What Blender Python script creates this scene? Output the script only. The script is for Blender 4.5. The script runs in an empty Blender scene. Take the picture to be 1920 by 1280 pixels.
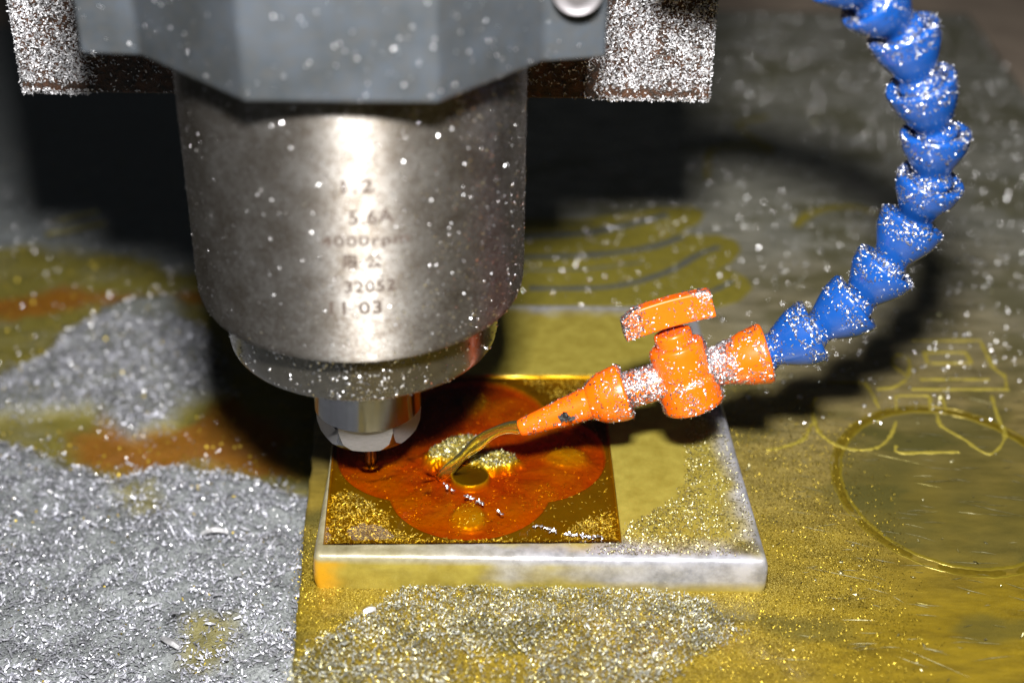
import bpy, bmesh, math
import numpy as np
from mathutils import Vector, Matrix

# ------------------------------------------------------------------ camera, world, light
scene = bpy.context.scene
col = scene.collection
rng = np.random.default_rng(11)
# units: 1 = 1 cm.  z = 0 is the top of the clamped block, the cutter axis stands at y = 0
FPX, PITCH, ROLL = 2850.0, math.radians(31.8), 0.012     # focal length in px of a 1920 px wide frame
TIP_PX, TIP_D = (696.0, 876.0), 39.0
AX = np.array([1.0, 0, 0]); F = np.array([0, math.cos(PITCH), -math.sin(PITCH)])
U0 = np.array([0, math.sin(PITCH), math.cos(PITCH)])
CR = AX*math.cos(ROLL) + U0*math.sin(ROLL)
CU = U0*math.cos(ROLL) - AX*math.sin(ROLL)
def raydir(px, py): return F + CR*((px-960)/FPX) + CU*((640-py)/FPX)
_t = raydir(*TIP_PX)*TIP_D
CAM = np.array([0.0, -_t[1], -_t[2]-0.25])                # so that the cutter tip is at y=0, z=-0.25
def PZ(px, py, z):                                        # point seen at px,py lying on a level surface
    d = raydir(px, py); return CAM + d*((z-CAM[2])/d[2])
def PY(px, py, y):
    d = raydir(px, py); return CAM + d*((y-CAM[1])/d[1])
def PD(px, py, depth): return CAM + raydir(px, py)*depth
def PROJ(p):
    q = np.asarray(p) - CAM; d = q @ F
    return 960+FPX*(q@CR)/d, 640-FPX*(q@CU)/d
SX = PZ(TIP_PX[0], TIP_PX[1], -0.25)[0]                 # cutter axis

cam_data = bpy.data.cameras.new('camera'); cam = bpy.data.objects.new('camera', cam_data); col.objects.link(cam)
scene.camera = cam
cam_data.sensor_width = 36; cam_data.lens = 36*FPX/1920
cam_data.clip_start = 0.5; cam_data.clip_end = 500
cam.matrix_world = Matrix(((CR[0], CU[0], -F[0], CAM[0]), (CR[1], CU[1], -F[1], CAM[1]), (CR[2], CU[2], -F[2], CAM[2]), (0, 0, 0, 1)))
cam_data.dof.use_dof = True; cam_data.dof.focus_distance = 36.9
cam_data.dof.aperture_fstop = cam_data.lens*1e-3/0.70

world = bpy.data.worlds.new("World"); scene.world = world; world.use_nodes = True
bg = world.node_tree.nodes['Background']; bg.inputs[0].default_value = (0.85, 0.92, 1.0, 1); bg.inputs[1].default_value = 0.022
ld = bpy.data.lights.new('flash', 'AREA'); ld.shape = 'RECTANGLE'; ld.size = 4.5; ld.size_y = 2.6
ld.energy = 46000; ld.color = (1.0, 0.975, 0.94)
flash = bpy.data.objects.new('camera_flash', ld); col.objects.link(flash)
LP = CAM + U0*9.5 + AX*0.3 + F*1.0
aim = Vector(PZ(960, 640, 0)) - Vector(LP)
flash.location = LP; flash.rotation_euler = aim.to_track_quat('-Z', 'Y').to_euler()
scene.view_settings.view_transform = 'Standard'; scene.view_settings.look = 'None'
scene.view_settings.exposure = 0; scene.view_settings.gamma = 1
scene.cycles.max_bounces = 8; scene.cycles.transparent_max_bounces = 16

# ------------------------------------------------------------------ helpers
def new_obj(name, mesh, material=None, parent=None, label=None, cat=None, kind=None, group=None):
    o = bpy.data.objects.new(name, mesh); col.objects.link(o)
    if material is not None:
        for m in (material if isinstance(material, (list, tuple)) else [material]): mesh.materials.append(m)
    if parent is not None:
        o.parent = parent; o.matrix_parent_inverse = Matrix.Translation(-parent.location)
    if label: o['label'] = label
    if cat: o['category'] = cat
    if kind: o['kind'] = kind
    if group: o['group'] = group
    return o
def empty(name, loc, label, cat, group=None):
    o = bpy.data.objects.new(name, None); o.location = Vector(loc); o.empty_display_size = 0.5; col.objects.link(o)
    o['label'] = label; o['category'] = cat
    if group: o['group'] = group
    return o
def mesh_np(name, verts, faces, smooth=False):
    """faces: (n,k) int array"""
    verts = np.ascontiguousarray(verts, dtype=np.float32); faces = np.ascontiguousarray(faces, dtype=np.int32)
    m = bpy.data.meshes.new(name); n, k = faces.shape
    m.vertices.add(len(verts)); m.vertices.foreach_set('co', verts.ravel())
    m.loops.add(n*k); m.loops.foreach_set('vertex_index', faces.ravel())
    m.polygons.add(n); m.polygons.foreach_set('loop_start', np.arange(0, n*k, k, dtype=np.int32))
    m.polygons.foreach_set('use_smooth', np.full(n, smooth, dtype=bool))
    m.update(calc_edges=True); m.validate(); return m
def bm_mesh(name, bm, smooth=False):
    bmesh.ops.recalc_face_normals(bm, faces=bm.faces)
    m = bpy.data.meshes.new(name); bm.to_mesh(m); bm.free()
    if smooth: m.polygons.foreach_set('use_smooth', [True]*len(m.polygons))
    return m
def attr(mesh, name, values):
    a = mesh.attributes.new(name, 'FLOAT', 'POINT'); a.data.foreach_set('value', np.ascontiguousarray(values, dtype=np.float32))
_G = np.random.default_rng(5).random((256, 256))
def vnoise(x, y):
    xi = np.floor(x).astype(int); yi = np.floor(y).astype(int); fx = x-xi; fy = y-yi
    fx = fx*fx*(3-2*fx); fy = fy*fy*(3-2*fy)
    g = lambda a, b: _G[a & 255, b & 255]
    return (g(xi, yi)*(1-fx)+g(xi+1, yi)*fx)*(1-fy) + (g(xi, yi+1)*(1-fx)+g(xi+1, yi+1)*fx)*fy
def fbm(x, y, o=4):
    s = 0; a = .5; t = 0
    for i in range(o): s = s+a*vnoise(x*2**i+17*i, y*2**i+31*i); t += a; a *= .5
    return s/t
def sstep(a, b, x):
    t = np.clip((x-a)/(b-a), 0, 1); return t*t*(3-2*t)
def poly_sd(poly, x, y):
    """signed distance, positive inside"""
    p = np.asarray(poly, float); n = len(p); d = np.full(np.shape(x), 1e9); ins = np.zeros(np.shape(x), bool)
    for i in range(n):
        a = p[i]; b = p[(i+1) % n]; e = b-a
        wx = x-a[0]; wy = y-a[1]; t = np.clip((wx*e[0]+wy*e[1])/(e@e), 0, 1)
        d = np.minimum(d, np.hypot(wx-e[0]*t, wy-e[1]*t))
        c = ((a[1] > y) != (b[1] > y)) & (x < (b[0]-a[0])*(y-a[1])/((b[1]-a[1])+1e-12)+a[0])
        ins ^= c
    return np.where(ins, d, -d)
def wpoly(pts, z): return [tuple(PZ(px, py, z)[:2]) for px, py in pts]

def flakes(pts, nrm, L=(.06, .14), W=(.02, .045), tilt=.6, lift=.01, bend=.35, seed=1):
    """little bent metal shavings: n x (6 verts, 2 quads)"""
    r = np.random.default_rng(seed); n = len(pts)
    nn = nrm + r.normal(size=(n, 3))*tilt; nn /= np.linalg.norm(nn, axis=1)[:, None]
    a = r.normal(size=(n, 3)); t = a-(a*nn).sum(1)[:, None]*nn; t /= np.linalg.norm(t, axis=1)[:, None]
    b = np.cross(nn, t)
    l = r.uniform(*L, n)*r.uniform(.7, 1.3, n); w = r.uniform(*W, n); h = l*bend*r.uniform(-1, 1, n)
    c = pts + nrm*(lift*r.random(n)[:, None])
    v = np.empty((n, 6, 3)); k = 0
    tw = r.uniform(-.5, .5, n)
    for s, hh in ((-1, 0), (0, 1), (1, 0)):
        for q in (-1, 1):
            bb = b + nn*(tw*s)[:, None]
            v[:, k] = c + t*(l*s*.5)[:, None] + bb*(w*q*.5*(1.0 if s == 0 else .55))[:, None] + nn*(h*hh)[:, None]; k += 1
    base = np.arange(n)[:, None]*6
    f = np.concatenate([base+np.array([0, 2, 3, 1]), base+np.array([2, 4, 5, 3])])
    return v.reshape(-1, 3), f
_S = []
def bead_template():
    v = []; f = []
    seg, rings = 8, 4
    for i in range(rings+1):
        ph = math.pi*.5*i/rings*1.15
        for j in range(seg):
            a = 2*math.pi*j/seg; v.append((math.sin(ph)*math.cos(a), math.sin(ph)*math.sin(a), math.cos(ph)))
    for i in range(rings):
        for j in range(seg):
            f.append((i*seg+j, (i+1)*seg+j, (i+1)*seg+(j+1) % seg, i*seg+(j+1) % seg))
    return np.array(v), np.array(f)
BV, BF = bead_template()
def beads(pts, nrm, R=(.02, .05), seed=1):
    r = np.random.default_rng(seed); n = len(pts)
    a = r.normal(size=(n, 3)); t = a-(a*nrm).sum(1)[:, None]*nrm; t /= np.linalg.norm(t, axis=1)[:, None]; b = np.cross(nrm, t)
    rr = R[0]+(R[1]-R[0])*r.random(n)**3; st = r.uniform(.7, 1.5, n)
    v = pts[:, None] + t[:, None]*(BV[None, :, 0:1]*(rr*st)[:, None, None]) + b[:, None]*(BV[None, :, 1:2]*rr[:, None, None]) + nrm[:, None]*(BV[None, :, 2:3]*(rr*.6)[:, None, None])
    f = (np.arange(n)*len(BV))[:, None, None] + BF[None]
    return v.reshape(-1, 3), f.reshape(-1, 4)
def glints(p, size, seed, jit=.05):
    """flat flakes turned on purpose to mirror the flash into the lens"""
    a = CAM-p; b = LP-p; a /= np.linalg.norm(a, axis=1)[:, None]; b /= np.linalg.norm(b, axis=1)[:, None]; h = a+b; h /= np.linalg.norm(h, axis=1)[:, None]
    return flakes(p, h, size, (size[0]*.5, size[1]*.6), jit, .02, .15, seed)
def sample_obj(objs, n, seed=1, keep=None):
    """random points and normals over the surfaces of objects (world space)"""
    r = np.random.default_rng(seed); T = []; 
    for o in objs:
        me = o.data; me.calc_loop_triangles(); mw = np.array(o.matrix_world)
        co = np.empty(len(me.vertices)*3, np.float32); me.vertices.foreach_get('co', co); co = co.reshape(-1, 3)
        ti = np.empty(len(me.loop_triangles)*3, np.int32); me.loop_triangles.foreach_get('vertices', ti)
        T.append(co[ti.reshape(-1, 3)])
    T = np.concatenate(T).astype(float); e1 = T[:, 1]-T[:, 0]; e2 = T[:, 2]-T[:, 0]; N = np.cross(e1, e2); A = np.linalg.norm(N, axis=1); ok = A > 1e-10
    T, N, A = T[ok], N[ok], A[ok]; N = N/A[:, None]
    i = r.choice(len(A), n, p=A/A.sum()); u = r.random(n); v = r.random(n); s = u+v > 1; u[s] = 1-u[s]; v[s] = 1-v[s]
    p = T[i, 0]+(T[i, 1]-T[i, 0])*u[:, None]+(T[i, 2]-T[i, 0])*v[:, None]; q = N[i]
    if keep is not None: k = keep(p, q, r); p, q = p[k], q[k]
    return p, q
def lathe(profile, seg=96, c=(0, 0, 0), axis=(0, 0, 1), rmod=None, cap=True):
    """profile: list of (r, h) along axis -> verts, quads"""
    ax = Vector(axis).normalized(); q = Vector((0, 0, 1)).rotation_difference(ax).to_matrix(); c = Vector(c)
    V = []; Fc = []
    for (r_, h) in profile:
        for j in range(seg):
            a = 2*math.pi*j/seg; rr = rmod(r_, h, a) if rmod else r_
            V.append(c + q @ Vector((rr*math.cos(a), rr*math.sin(a), h)))
    n = len(profile)
    for i in range(n-1):
        for j in range(seg): Fc.append((i*seg+j, i*seg+(j+1) % seg, (i+1)*seg+(j+1) % seg, (i+1)*seg+j))
    return V, Fc
def lathe_mesh(name, profile, seg=96, c=(0, 0, 0), axis=(0, 0, 1), rmod=None, smooth=True, sharp=None):
    V, Fc = lathe(profile, seg, c, axis, rmod)
    m = bpy.data.meshes.new(name); m.from_pydata([tuple(v) for v in V], [], Fc)
    bm = bmesh.new(); bm.from_mesh(m); bmesh.ops.remove_doubles(bm, verts=bm.verts, dist=1e-5)
    bmesh.ops.recalc_face_normals(bm, faces=bm.faces)
    for f in bm.faces: f.smooth = smooth
    if sharp:
        for e in bm.edges:
            if len(e.link_faces) == 2 and e.calc_face_angle(0) > sharp: e.smooth = False
    bm.to_mesh(m); bm.free(); return m
def rounded(profile, rad, n=4):
    """round the inner corners of an (r,h) profile"""
    out = [profile[0]]
    for i in range(1, len(profile)-1):
        p0, p1, p2 = (Vector(profile[k]) for k in (i-1, i, i+1)); rr = rad[i] if isinstance(rad, (list, tuple)) else rad
        d0 = (p0-p1); d2 = (p2-p1); a = min(rr, d0.length*.45, d2.length*.45)
        if a < 1e-4: out.append(tuple(p1)); continue
        s = p1+d0.normalized()*a; e = p1+d2.normalized()*a
        for k in range(n+1):
            t = k/n; out.append(tuple(s*(1-t)**2+p1*2*t*(1-t)+e*t*t))
    out.append(profile[-1]); return out
def box_bm(x0, x1, y0, y1, z0, z1, bev=0.0, seg=3):
    bm = bmesh.new(); bmesh.ops.create_cube(bm, size=1)
    for v in bm.verts: v.co = Vector(((x0+x1)/2+v.co.x*(x1-x0), (y0+y1)/2+v.co.y*(y1-y0), (z0+z1)/2+v.co.z*(z1-z0)))
    if bev: bmesh.ops.bevel(bm, geom=bm.edges[:], offset=bev, segments=seg, affect='EDGES', profile=.5)
    return bm

# ------------------------------------------------------------------ materials
class NT:
    def __init__(s, name):
        s.m = bpy.data.materials.new(name); s.m.use_nodes = True; s.t = s.m.node_tree; s.n = s.t.nodes; s.l = s.t.links
        s.b = s.n['Principled BSDF']; s.out = s.n['Material Output']; s._co = None
    def add(s, ty, **kw):
        n = s.n.new(ty)
        for k, v in kw.items(): setattr(n, k, v)
        return n
    def co(s):
        if s._co is None: s._co = s.add('ShaderNodeNewGeometry').outputs['Position']
        return s._co
    def noise(s, scale, detail=4, rough=.55, stretch=None, dist=0):
        n = s.add('ShaderNodeTexNoise'); n.inputs['Scale'].default_value = scale; n.inputs['Detail'].default_value = detail
        n.inputs['Roughness'].default_value = rough; n.inputs['Distortion'].default_value = dist
        src = s.co()
        if stretch:
            v = s.add('ShaderNodeVectorMath', operation='MULTIPLY'); s.l.new(src, v.inputs[0]); v.inputs[1].default_value = stretch; src = v.outputs[0]
        s.l.new(src, n.inputs['Vector']); return n.outputs[0]
    def ramp(s, src, stops):
        r = s.add('ShaderNodeValToRGB'); e = r.color_ramp.elements
        while len(e) < len(stops): e.new(.5)
        for i, (p, c) in enumerate(stops):
            e[i].position = p; e[i].color = (c, c, c, 1) if isinstance(c, (int, float)) else (*c, 1)
        s.l.new(src, r.inputs[0]); return r.outputs[0]
    def mix(s, fac, a, b):
        m = s.add('ShaderNodeMix', data_type='RGBA'); s.put(m.inputs[0], fac); s.put(m.inputs[6], a); s.put(m.inputs[7], b); return m.outputs[2]
    def math(s, op, a, b=0.0):
        m = s.add('ShaderNodeMath', operation=op); s.put(m.inputs[0], a); s.put(m.inputs[1], b); return m.outputs[0]
    def put(s, inp, v):
        if isinstance(v, bpy.types.NodeSocket): s.l.new(v, inp)
        elif isinstance(v, (tuple, list)): inp.default_value = (*v, 1) if len(inp.default_value) == 4 and len(v) == 3 else v
        else: inp.default_value = v
    def attr(s, name):
        a = s.add('ShaderNodeAttribute'); a.attribute_name = name; return a.outputs['Fac']
    def set(s, **kw):
        for k, v in kw.items(): s.put(s.b.inputs[k.replace('_', ' ')], v)
    def bump(s, h, strength=.3, dist=.02):
        b = s.add('ShaderNodeBump'); b.inputs['Strength'].default_value = strength; b.inputs['Distance'].default_value = dist
        s.l.new(h, b.inputs['Height']); s.l.new(b.outputs[0], s.b.inputs['Normal'])

def chip_mat(name, a, b, rough=.3, metallic=1.0):
    t = NT(name); n = t.math('ADD', t.math('MULTIPLY', t.noise(9, 2), .4), t.math('MULTIPLY', t.noise(1.1, 5, .7), .6)); t.set(Base_Color=t.mix(t.ramp(n, [(.38, 0), (.60, 1)]), a, b), Metallic=metallic, Roughness=rough); return t.m
M_silver = chip_mat('silver_shavings', (.36, .36, .375), (.74, .74, .77), .58, .8)
M_silver_dull = chip_mat('dull_silver_shavings', (.20, .205, .225), (.70, .71, .79), .60, .75)
M_gold = chip_mat('oily_shavings', (.24, .175, .012), (.66, .50, .075), .48)
M_pale = chip_mat('pale_oily_shavings', (.24, .21, .07), (.70, .66, .40), .45)
M_wetgrey = chip_mat('wet_grey_shavings', (.15, .155, .135), (.50, .51, .47), .60, .7)
M_speckled = chip_mat('stuck_silver_shavings', (.24, .24, .25), (.74, .74, .78), .42)
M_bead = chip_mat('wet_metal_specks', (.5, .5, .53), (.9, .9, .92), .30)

def turned_metal():
    t = NT('grimy_turned_steel')
    n1 = t.noise(1.1, 5, .65); n2 = t.noise(7, 5, .7); n3 = t.noise(26, 3, .7)
    sp = t.noise(1, 4, .6, (1.5, 1.5, 28))
    base = t.mix(t.ramp(n1, [(.38, 0), (.62, 1)]), (.18, .16, .135), (.31, .295, .275))
    base = t.mix(t.math('MULTIPLY', t.ramp(n2, [(.46, 0), (.60, 1)]), .5), base, (.10, .075, .055))
    base = t.mix(t.math('MULTIPLY', t.ramp(n3, [(.57, 0), (.68, 1)]), .5), base, (.72, .72, .74))
    rough = t.math('ADD', t.math('MULTIPLY', n2, .25), .52)
    t.set(Base_Color=base, Metallic=.9, Roughness=rough, Anisotropic=.93, Anisotropic_Rotation=.25)
    tg = t.add('ShaderNodeTangent', direction_type='RADIAL', axis='Z'); t.l.new(tg.outputs[0], t.b.inputs['Tangent'])
    t.bump(t.math('ADD', t.math('MULTIPLY', sp, .6), t.math('MULTIPLY', n3, .7)), .22, .012); return t.m
M_body = turned_metal()
def simple(name, c, metallic=0, rough=.4, nscale=6, var=.25, bump=.1, **kw):
    t = NT(name); n = t.noise(nscale, 4, .6); k = 1-var
    t.set(Base_Color=t.mix(n, tuple(x*k for x in c), tuple(min(1, x*(1+var)) for x in c)), Metallic=metallic, Roughness=rough, **kw)
    if bump: t.bump(t.noise(nscale*6, 3), bump, .01)
    return t.m
M_ring = simple('wet_dark_steel', (.075, .068, .055), .75, .26, 5, .5, .25, Coat_Weight=.5, Coat_Roughness=.12)
M_groove = simple('dark_groove', (.03, .025, .02), .4, .5, 5, .3, 0)
M_nut = NT('polished_nut_steel')
M_nut.set(Base_Color=(.20, .20, .21), Metallic=1.0, Roughness=M_nut.math('ADD', M_nut.math('MULTIPLY', M_nut.noise(3, 3, .6, (2, 2, 24)), .14), .10), Anisotropic=.7, Anisotropic_Rotation=.25)
_tg = M_nut.add('ShaderNodeTangent', direction_type='RADIAL', axis='Z'); M_nut.l.new(_tg.outputs[0], M_nut.b.inputs['Tangent'])
M_nut.bump(M_nut.noise(2, 3, .6, (1, 1, 60)), .05, .01); M_nut = M_nut.m
M_flat = simple('brushed_flat_steel', (.72, .71, .73), .55, .5, 5, .12, 0)
_f = NT('brushed_nut_flat'); _f.set(Base_Color=_f.mix(_f.noise(3, 4, .7, (2, 2, 26)), (.10, .098, .10), (.34, .335, .35)), Metallic=.6, Roughness=.45); M_flat = _f.m
M_text = simple('etched_lettering', (.07, .05, .04), .0, .8, 8, .2, 0)
M_clamp = NT('blue_grey_painted_clamp')
_n = M_clamp.noise(.7, 4); _n2 = M_clamp.noise(5, 4, .7)
M_clamp.set(Base_Color=M_clamp.mix(M_clamp.ramp(_n2, [(.4, 0), (.7, .5)]), M_clamp.mix(M_clamp.ramp(_n, [(.35, 0), (.65, 1)]), (.045, .052, .058), (.075, .090, .112)), (.08, .075, .065)), Metallic=.35, Roughness=.42)
M_clamp.bump(M_clamp.noise(14, 3), .25, .03); M_clamp = M_clamp.m
M_bolt = simple('worn_bolt_steel', (.20, .19, .20), .6, .55, 4, .3, .2)
M_rust = NT('rusty_steel')
M_rust.set(Base_Color=M_rust.mix(M_rust.ramp(M_rust.noise(5, 5, .7), [(.4, 0), (.62, 1)]), (.016, .012, .009), (.085, .034, .014)), Metallic=.2, Roughness=.45)
M_rust.bump(M_rust.noise(22, 4, .7), .8, .05); M_rust = M_rust.m
M_blue = simple('blue_hose_plastic', (.007, .066, .30), 0, .27, 2.5, .25, .06, Coat_Weight=.4, Coat_Roughness=.12, Subsurface_Weight=.05, Subsurface_Radius=(.05, .1, .3))
M_orange = simple('orange_valve_plastic', (.86, .130, .002), 0, .30, 2.5, .12, .06, Coat_Weight=.35, Coat_Roughness=.15, Subsurface_Weight=.08, Subsurface_Radius=(.3, .1, .02))
M_dark = simple('dark_hole', (.01, .01, .01), 0, .6, 5, .1, 0)

def table_mat():
    t = NT('oily_steel_table'); oil = t.attr('oil'); rust = t.attr('rust')
    n = t.noise(14, 4, .7); n2 = t.noise(1.2, 4, .6, (1, 2.5, 1))
    grey = t.mix(t.ramp(n, [(.35, 0), (.65, 1)]), (.09, .10, .10), (.32, .34, .35))
    olive = t.mix(n2, (.13, .115, .018), (.26, .22, .045))
    c = t.mix(oil, grey, olive); c = t.mix(rust, c, (.27, .088, .002))
    t.set(Base_Color=c, Metallic=.25, Roughness=t.math('ADD', t.math('MULTIPLY', n, .3), .3)); t.bump(n, .9, .06); return t.m
M_table = table_mat()
def slab_mat():
    t = NT('oil_wet_plate'); oil = t.attr('oil'); wet = t.attr('wet')
    n = t.noise(1.0, 5, .62, (.7, 2.2, 1)); fine = t.noise(34, 3, .7); st = t.noise(1, 5, .7, (1.2, 26, 1))
    grey = t.mix(t.ramp(n, [(.3, 0), (.7, 1)]), (.13, .135, .108), (.38, .38, .345))
    gold = t.mix(t.ramp(n, [(.3, 0), (.7, 1)]), (.12, .080, .003), (.30, .205, .008))
    c = t.mix(oil, grey, gold)
    c = t.mix(t.math('MULTIPLY', t.ramp(st, [(.5, 0), (.75, 1)]), .16), c, t.mix(oil, (.30, .30, .27), (.38, .30, .04)))
    g = t.math('MULTIPLY', t.ramp(fine, [(.52, 0), (.62, 1)]), wet); dk = t.math('MULTIPLY', t.ramp(t.noise(26, 4, .8), [(.52, 0), (.60, .75)]), wet); c = t.mix(dk, c, (.045, .034, .004))
    c = t.mix(g, c, t.mix(oil, (.5, .5, .45), (.75, .6, .14)))
    c = t.mix(t.attr('residue'), c, (.085, .078, .018))
    t.set(Base_Color=c, Metallic=.35, Roughness=t.math('ADD', t.math('MULTIPLY', fine, .25), .32), Coat_Weight=.6, Coat_Roughness=.06)
    t.bump(t.math('ADD', fine, t.math('MULTIPLY', st, .15)), .5, .03); return t.m
M_slab = slab_mat()
M_line = simple('oil_filled_engraving', (.215, .18, .026), .3, .4, 3, .4, .5)
M_line_dim = simple('dim_engraving', (.34, .275, .04), .3, .45, 9, .6, .9)
def block_mat():
    t = NT('milled_alloy_block'); oil = t.attr('oil'); stain_and_reflection = t.attr('stain_and_reflection')
    n = t.noise(2.0, 5, .65); f = t.noise(40, 3, .7)
    alu = t.mix(t.ramp(n, [(.35, 0), (.65, 1)]), (.24, .24, .26), (.46, .46, .51))
    gold = t.mix(t.ramp(n, [(.3, 0), (.7, 1)]), (.27, .21, .030), (.40, .33, .062))
    c = t.mix(oil, alu, gold); c = t.mix(stain_and_reflection, c, (.055, .045, .008)); c = t.mix(t.attr('amber'), c, (.62, .32, .012))
    c = t.mix(t.math('MULTIPLY', t.ramp(f, [(.62, 0), (.72, 1)]), .35), c, (.12, .10, .03))
    t.set(Base_Color=c, Metallic=.35, Roughness=.36, Coat_Weight=.35, Coat_Roughness=.15); t.bump(t.math('ADD', f, t.noise(9, 4)), .3, .012); return t.m
M_block = block_mat()
def liquid_mat(name, absorb, density=1.0, rough=.02, bump=None):
    t = NT(name); t.n.remove(t.b)
    tr = t.add('ShaderNodeBsdfTransparent'); gl = t.add('ShaderNodeBsdfGlossy'); gl.inputs['Roughness'].default_value = rough
    fr = t.add('ShaderNodeFresnel'); fr.inputs['IOR'].default_value = 1.4
    mx = t.add('ShaderNodeMixShader'); t.l.new(fr.outputs[0], mx.inputs[0]); t.l.new(tr.outputs[0], mx.inputs[1]); t.l.new(gl.outputs[0], mx.inputs[2])
    t.l.new(mx.outputs[0], t.out.inputs['Surface'])
    va = t.add('ShaderNodeVolumeAbsorption'); va.inputs['Color'].default_value = (*absorb, 1); va.inputs['Density'].default_value = density
    t.l.new(va.outputs[0], t.out.inputs['Volume']); return t.m
# absorption = (1-colour)*density per cm
M_pool = liquid_mat('amber_coolant', (1-.4/17, 1-2.9/17, 0.0), 17)
_s = NT('golden_coolant_stream'); _s.set(Base_Color=(1.0, .80, .10), Roughness=.015, IOR=1.24, Transmission_Weight=.96, Coat_Weight=1.0, Coat_Roughness=.03); M_stream = _s.m

# ------------------------------------------------------------------ left: the machine table
ZT, ZS = -3.4, -1.0
R_ = np.array
def in_poly(P, x, y, soft, warp=.5, fr=.9):
    wx = x+(fbm(x*fr, y*fr)-.5)*warp*2; wy = y+(fbm(x*fr+40, y*fr+9)-.5)*warp*2
    return sstep(-soft, soft, poly_sd(P, wx, wy))
HEAP = wpoly([(-200, 770), (0, 725), (60, 700), (130, 640), (200, 588), (262, 566), (335, 560), (350, 600), (405, 650), (430, 750), (340, 770), (315, 800), (262, 835), (215, 815), (190, 775), (100, 775), (0, 785), (-200, 830)], ZT)
FRONT = wpoly([(-300, 860), (0, 850), (120, 880), (220, 925), (330, 890), (430, 905), (520, 935), (620, 950), (640, 1500), (-300, 1500)], ZT)
RUST = [wpoly([(140, 830), (210, 785), (300, 820), (380, 790), (430, 755), (520, 790), (560, 900), (430, 885), (350, 865), (250, 895), (170, 880)], ZT),
        wpoly([(-60, 575), (120, 545), (250, 560), (400, 550), (400, 575), (250, 572), (120, 580), (-60, 610)], ZT)]
GOLDP = [wpoly([(230, 930), (290, 925), (320, 985), (250, 985)], ZT), wpoly([(340, 1180), (430, 1190), (430, 1280), (350, 1290)], ZT)]
OLIVE = wpoly([(-300, 470), (100, 470), (420, 520), (620, 700), (640, 960), (400, 930), (0, 900), (-300, 900)], ZT)
x0, x1 = -26, 16; y0, y1 = -18, 40
nx, ny = 300, 400
gx, gy = np.meshgrid(np.linspace(x0, x1, nx), np.linspace(y0, y1, ny))
heap = in_poly(HEAP, gx, gy, .35, .35); front = in_poly(FRONT, gx, gy, .4, .5)
def table_h(x, y):
    hp = in_poly(HEAP, x, y, .35, .35); fr = in_poly(FRONT, x, y, .4, .5)
    return ZT + .34*hp*(.6+.8*fbm(x*1.2+3, y*1.2)) + fr*(.55*fbm(x*.7, y*.7)+.45*fbm(x*2.1, y*2.1)**2) + .12*fbm(x*2.5, y*2.5)
z = table_h(gx, gy)
i = np.arange(nx*ny).reshape(ny, nx)
fc = np.stack([i[:-1, :-1], i[:-1, 1:], i[1:, 1:], i[1:, :-1]], -1).reshape(-1, 4)
tm = mesh_np('table', np.stack([gx, gy, z], -1).reshape(-1, 3), fc, True)
oil = np.clip(in_poly(OLIVE, gx, gy, .6, .8)*(.5+.9*fbm(gx*.7, gy*1.6)), 0, 1)*(1-.85*heap)
rust = 0
for p in RUST: rust = np.maximum(rust, in_poly(p, gx, gy, .4, .6))
gp = 0
for p in GOLDP: gp = np.maximum(gp, in_poly(p, gx, gy, .4, .4))
attr(tm, 'oil', np.maximum(oil*(1-front), gp*.8).ravel()); attr(tm, 'rust', (rust*.8*(1-heap)).ravel())
new_obj('table', tm, M_table, kind='structure')

def scatter_plane(P, n, zf, dens, seed):
    r = np.random.default_rng(seed); x = r.uniform(P[0], P[1], n); y = r.uniform(P[2], P[3], n)
    k = r.random(n) < dens(x, y); x, y = x[k], y[k]; zz = zf(x, y) if callable(zf) else np.full(len(x), zf)
    return np.stack([x, y, zz], -1), np.tile([0., 0, 1], (len(x), 1))
slab_edge = wpoly([(545, 1290), (560, 1120), (574, 960), (588, 830), (640, 300)], ZS)
def table_dens(x, y):
    d = np.maximum(in_poly(HEAP, x, y, .5, .5), in_poly(FRONT, x, y, 1.1, .9)*(1-.6*in_poly(GOLDP[0], x, y, .3, .3))*(1-.5*in_poly(GOLDP[1], x, y, .3, .3)))
    return d*(.35+.65*sstep(.3, .6, fbm(x*1.1, y*1.1)))*(x < -2.2)
p, q = scatter_plane((-24, -2.2, -15, 12), 150000, table_h, table_dens, 3)
kb = np.arange(len(p)) % 12 == 0
v, f = flakes(p[~kb], q[~kb], (.04, .13), (.02, .05), .65, .14, .4, 4); v2, f2 = flakes(p[kb], q[kb], (.14, .30), (.04, .08), .5, .2, .6, 14)
v, f = np.concatenate([v, v2]), np.concatenate([f, f2+len(v)])
new_obj('metal_shavings', mesh_np('metal_shavings', v, f), M_silver_dull, label='heaped grey metal shavings on the machine table left of the block', cat='metal shavings', kind='stuff')
p, q = scatter_plane((-24, -2.2, -15, 30), 17000, table_h, lambda x, y: .15+.6*in_poly(OLIVE, x, y, .5, .8), 5)
v, f = flakes(p, q, (.05, .12), (.03, .06), .6, .05, .3, 6)
new_obj('oily_shavings', mesh_np('oily_shavings', v, f), M_gold, label='thin scatter of oily yellow shavings on the table behind the grey heap', cat='metal shavings', kind='stuff')
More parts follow.
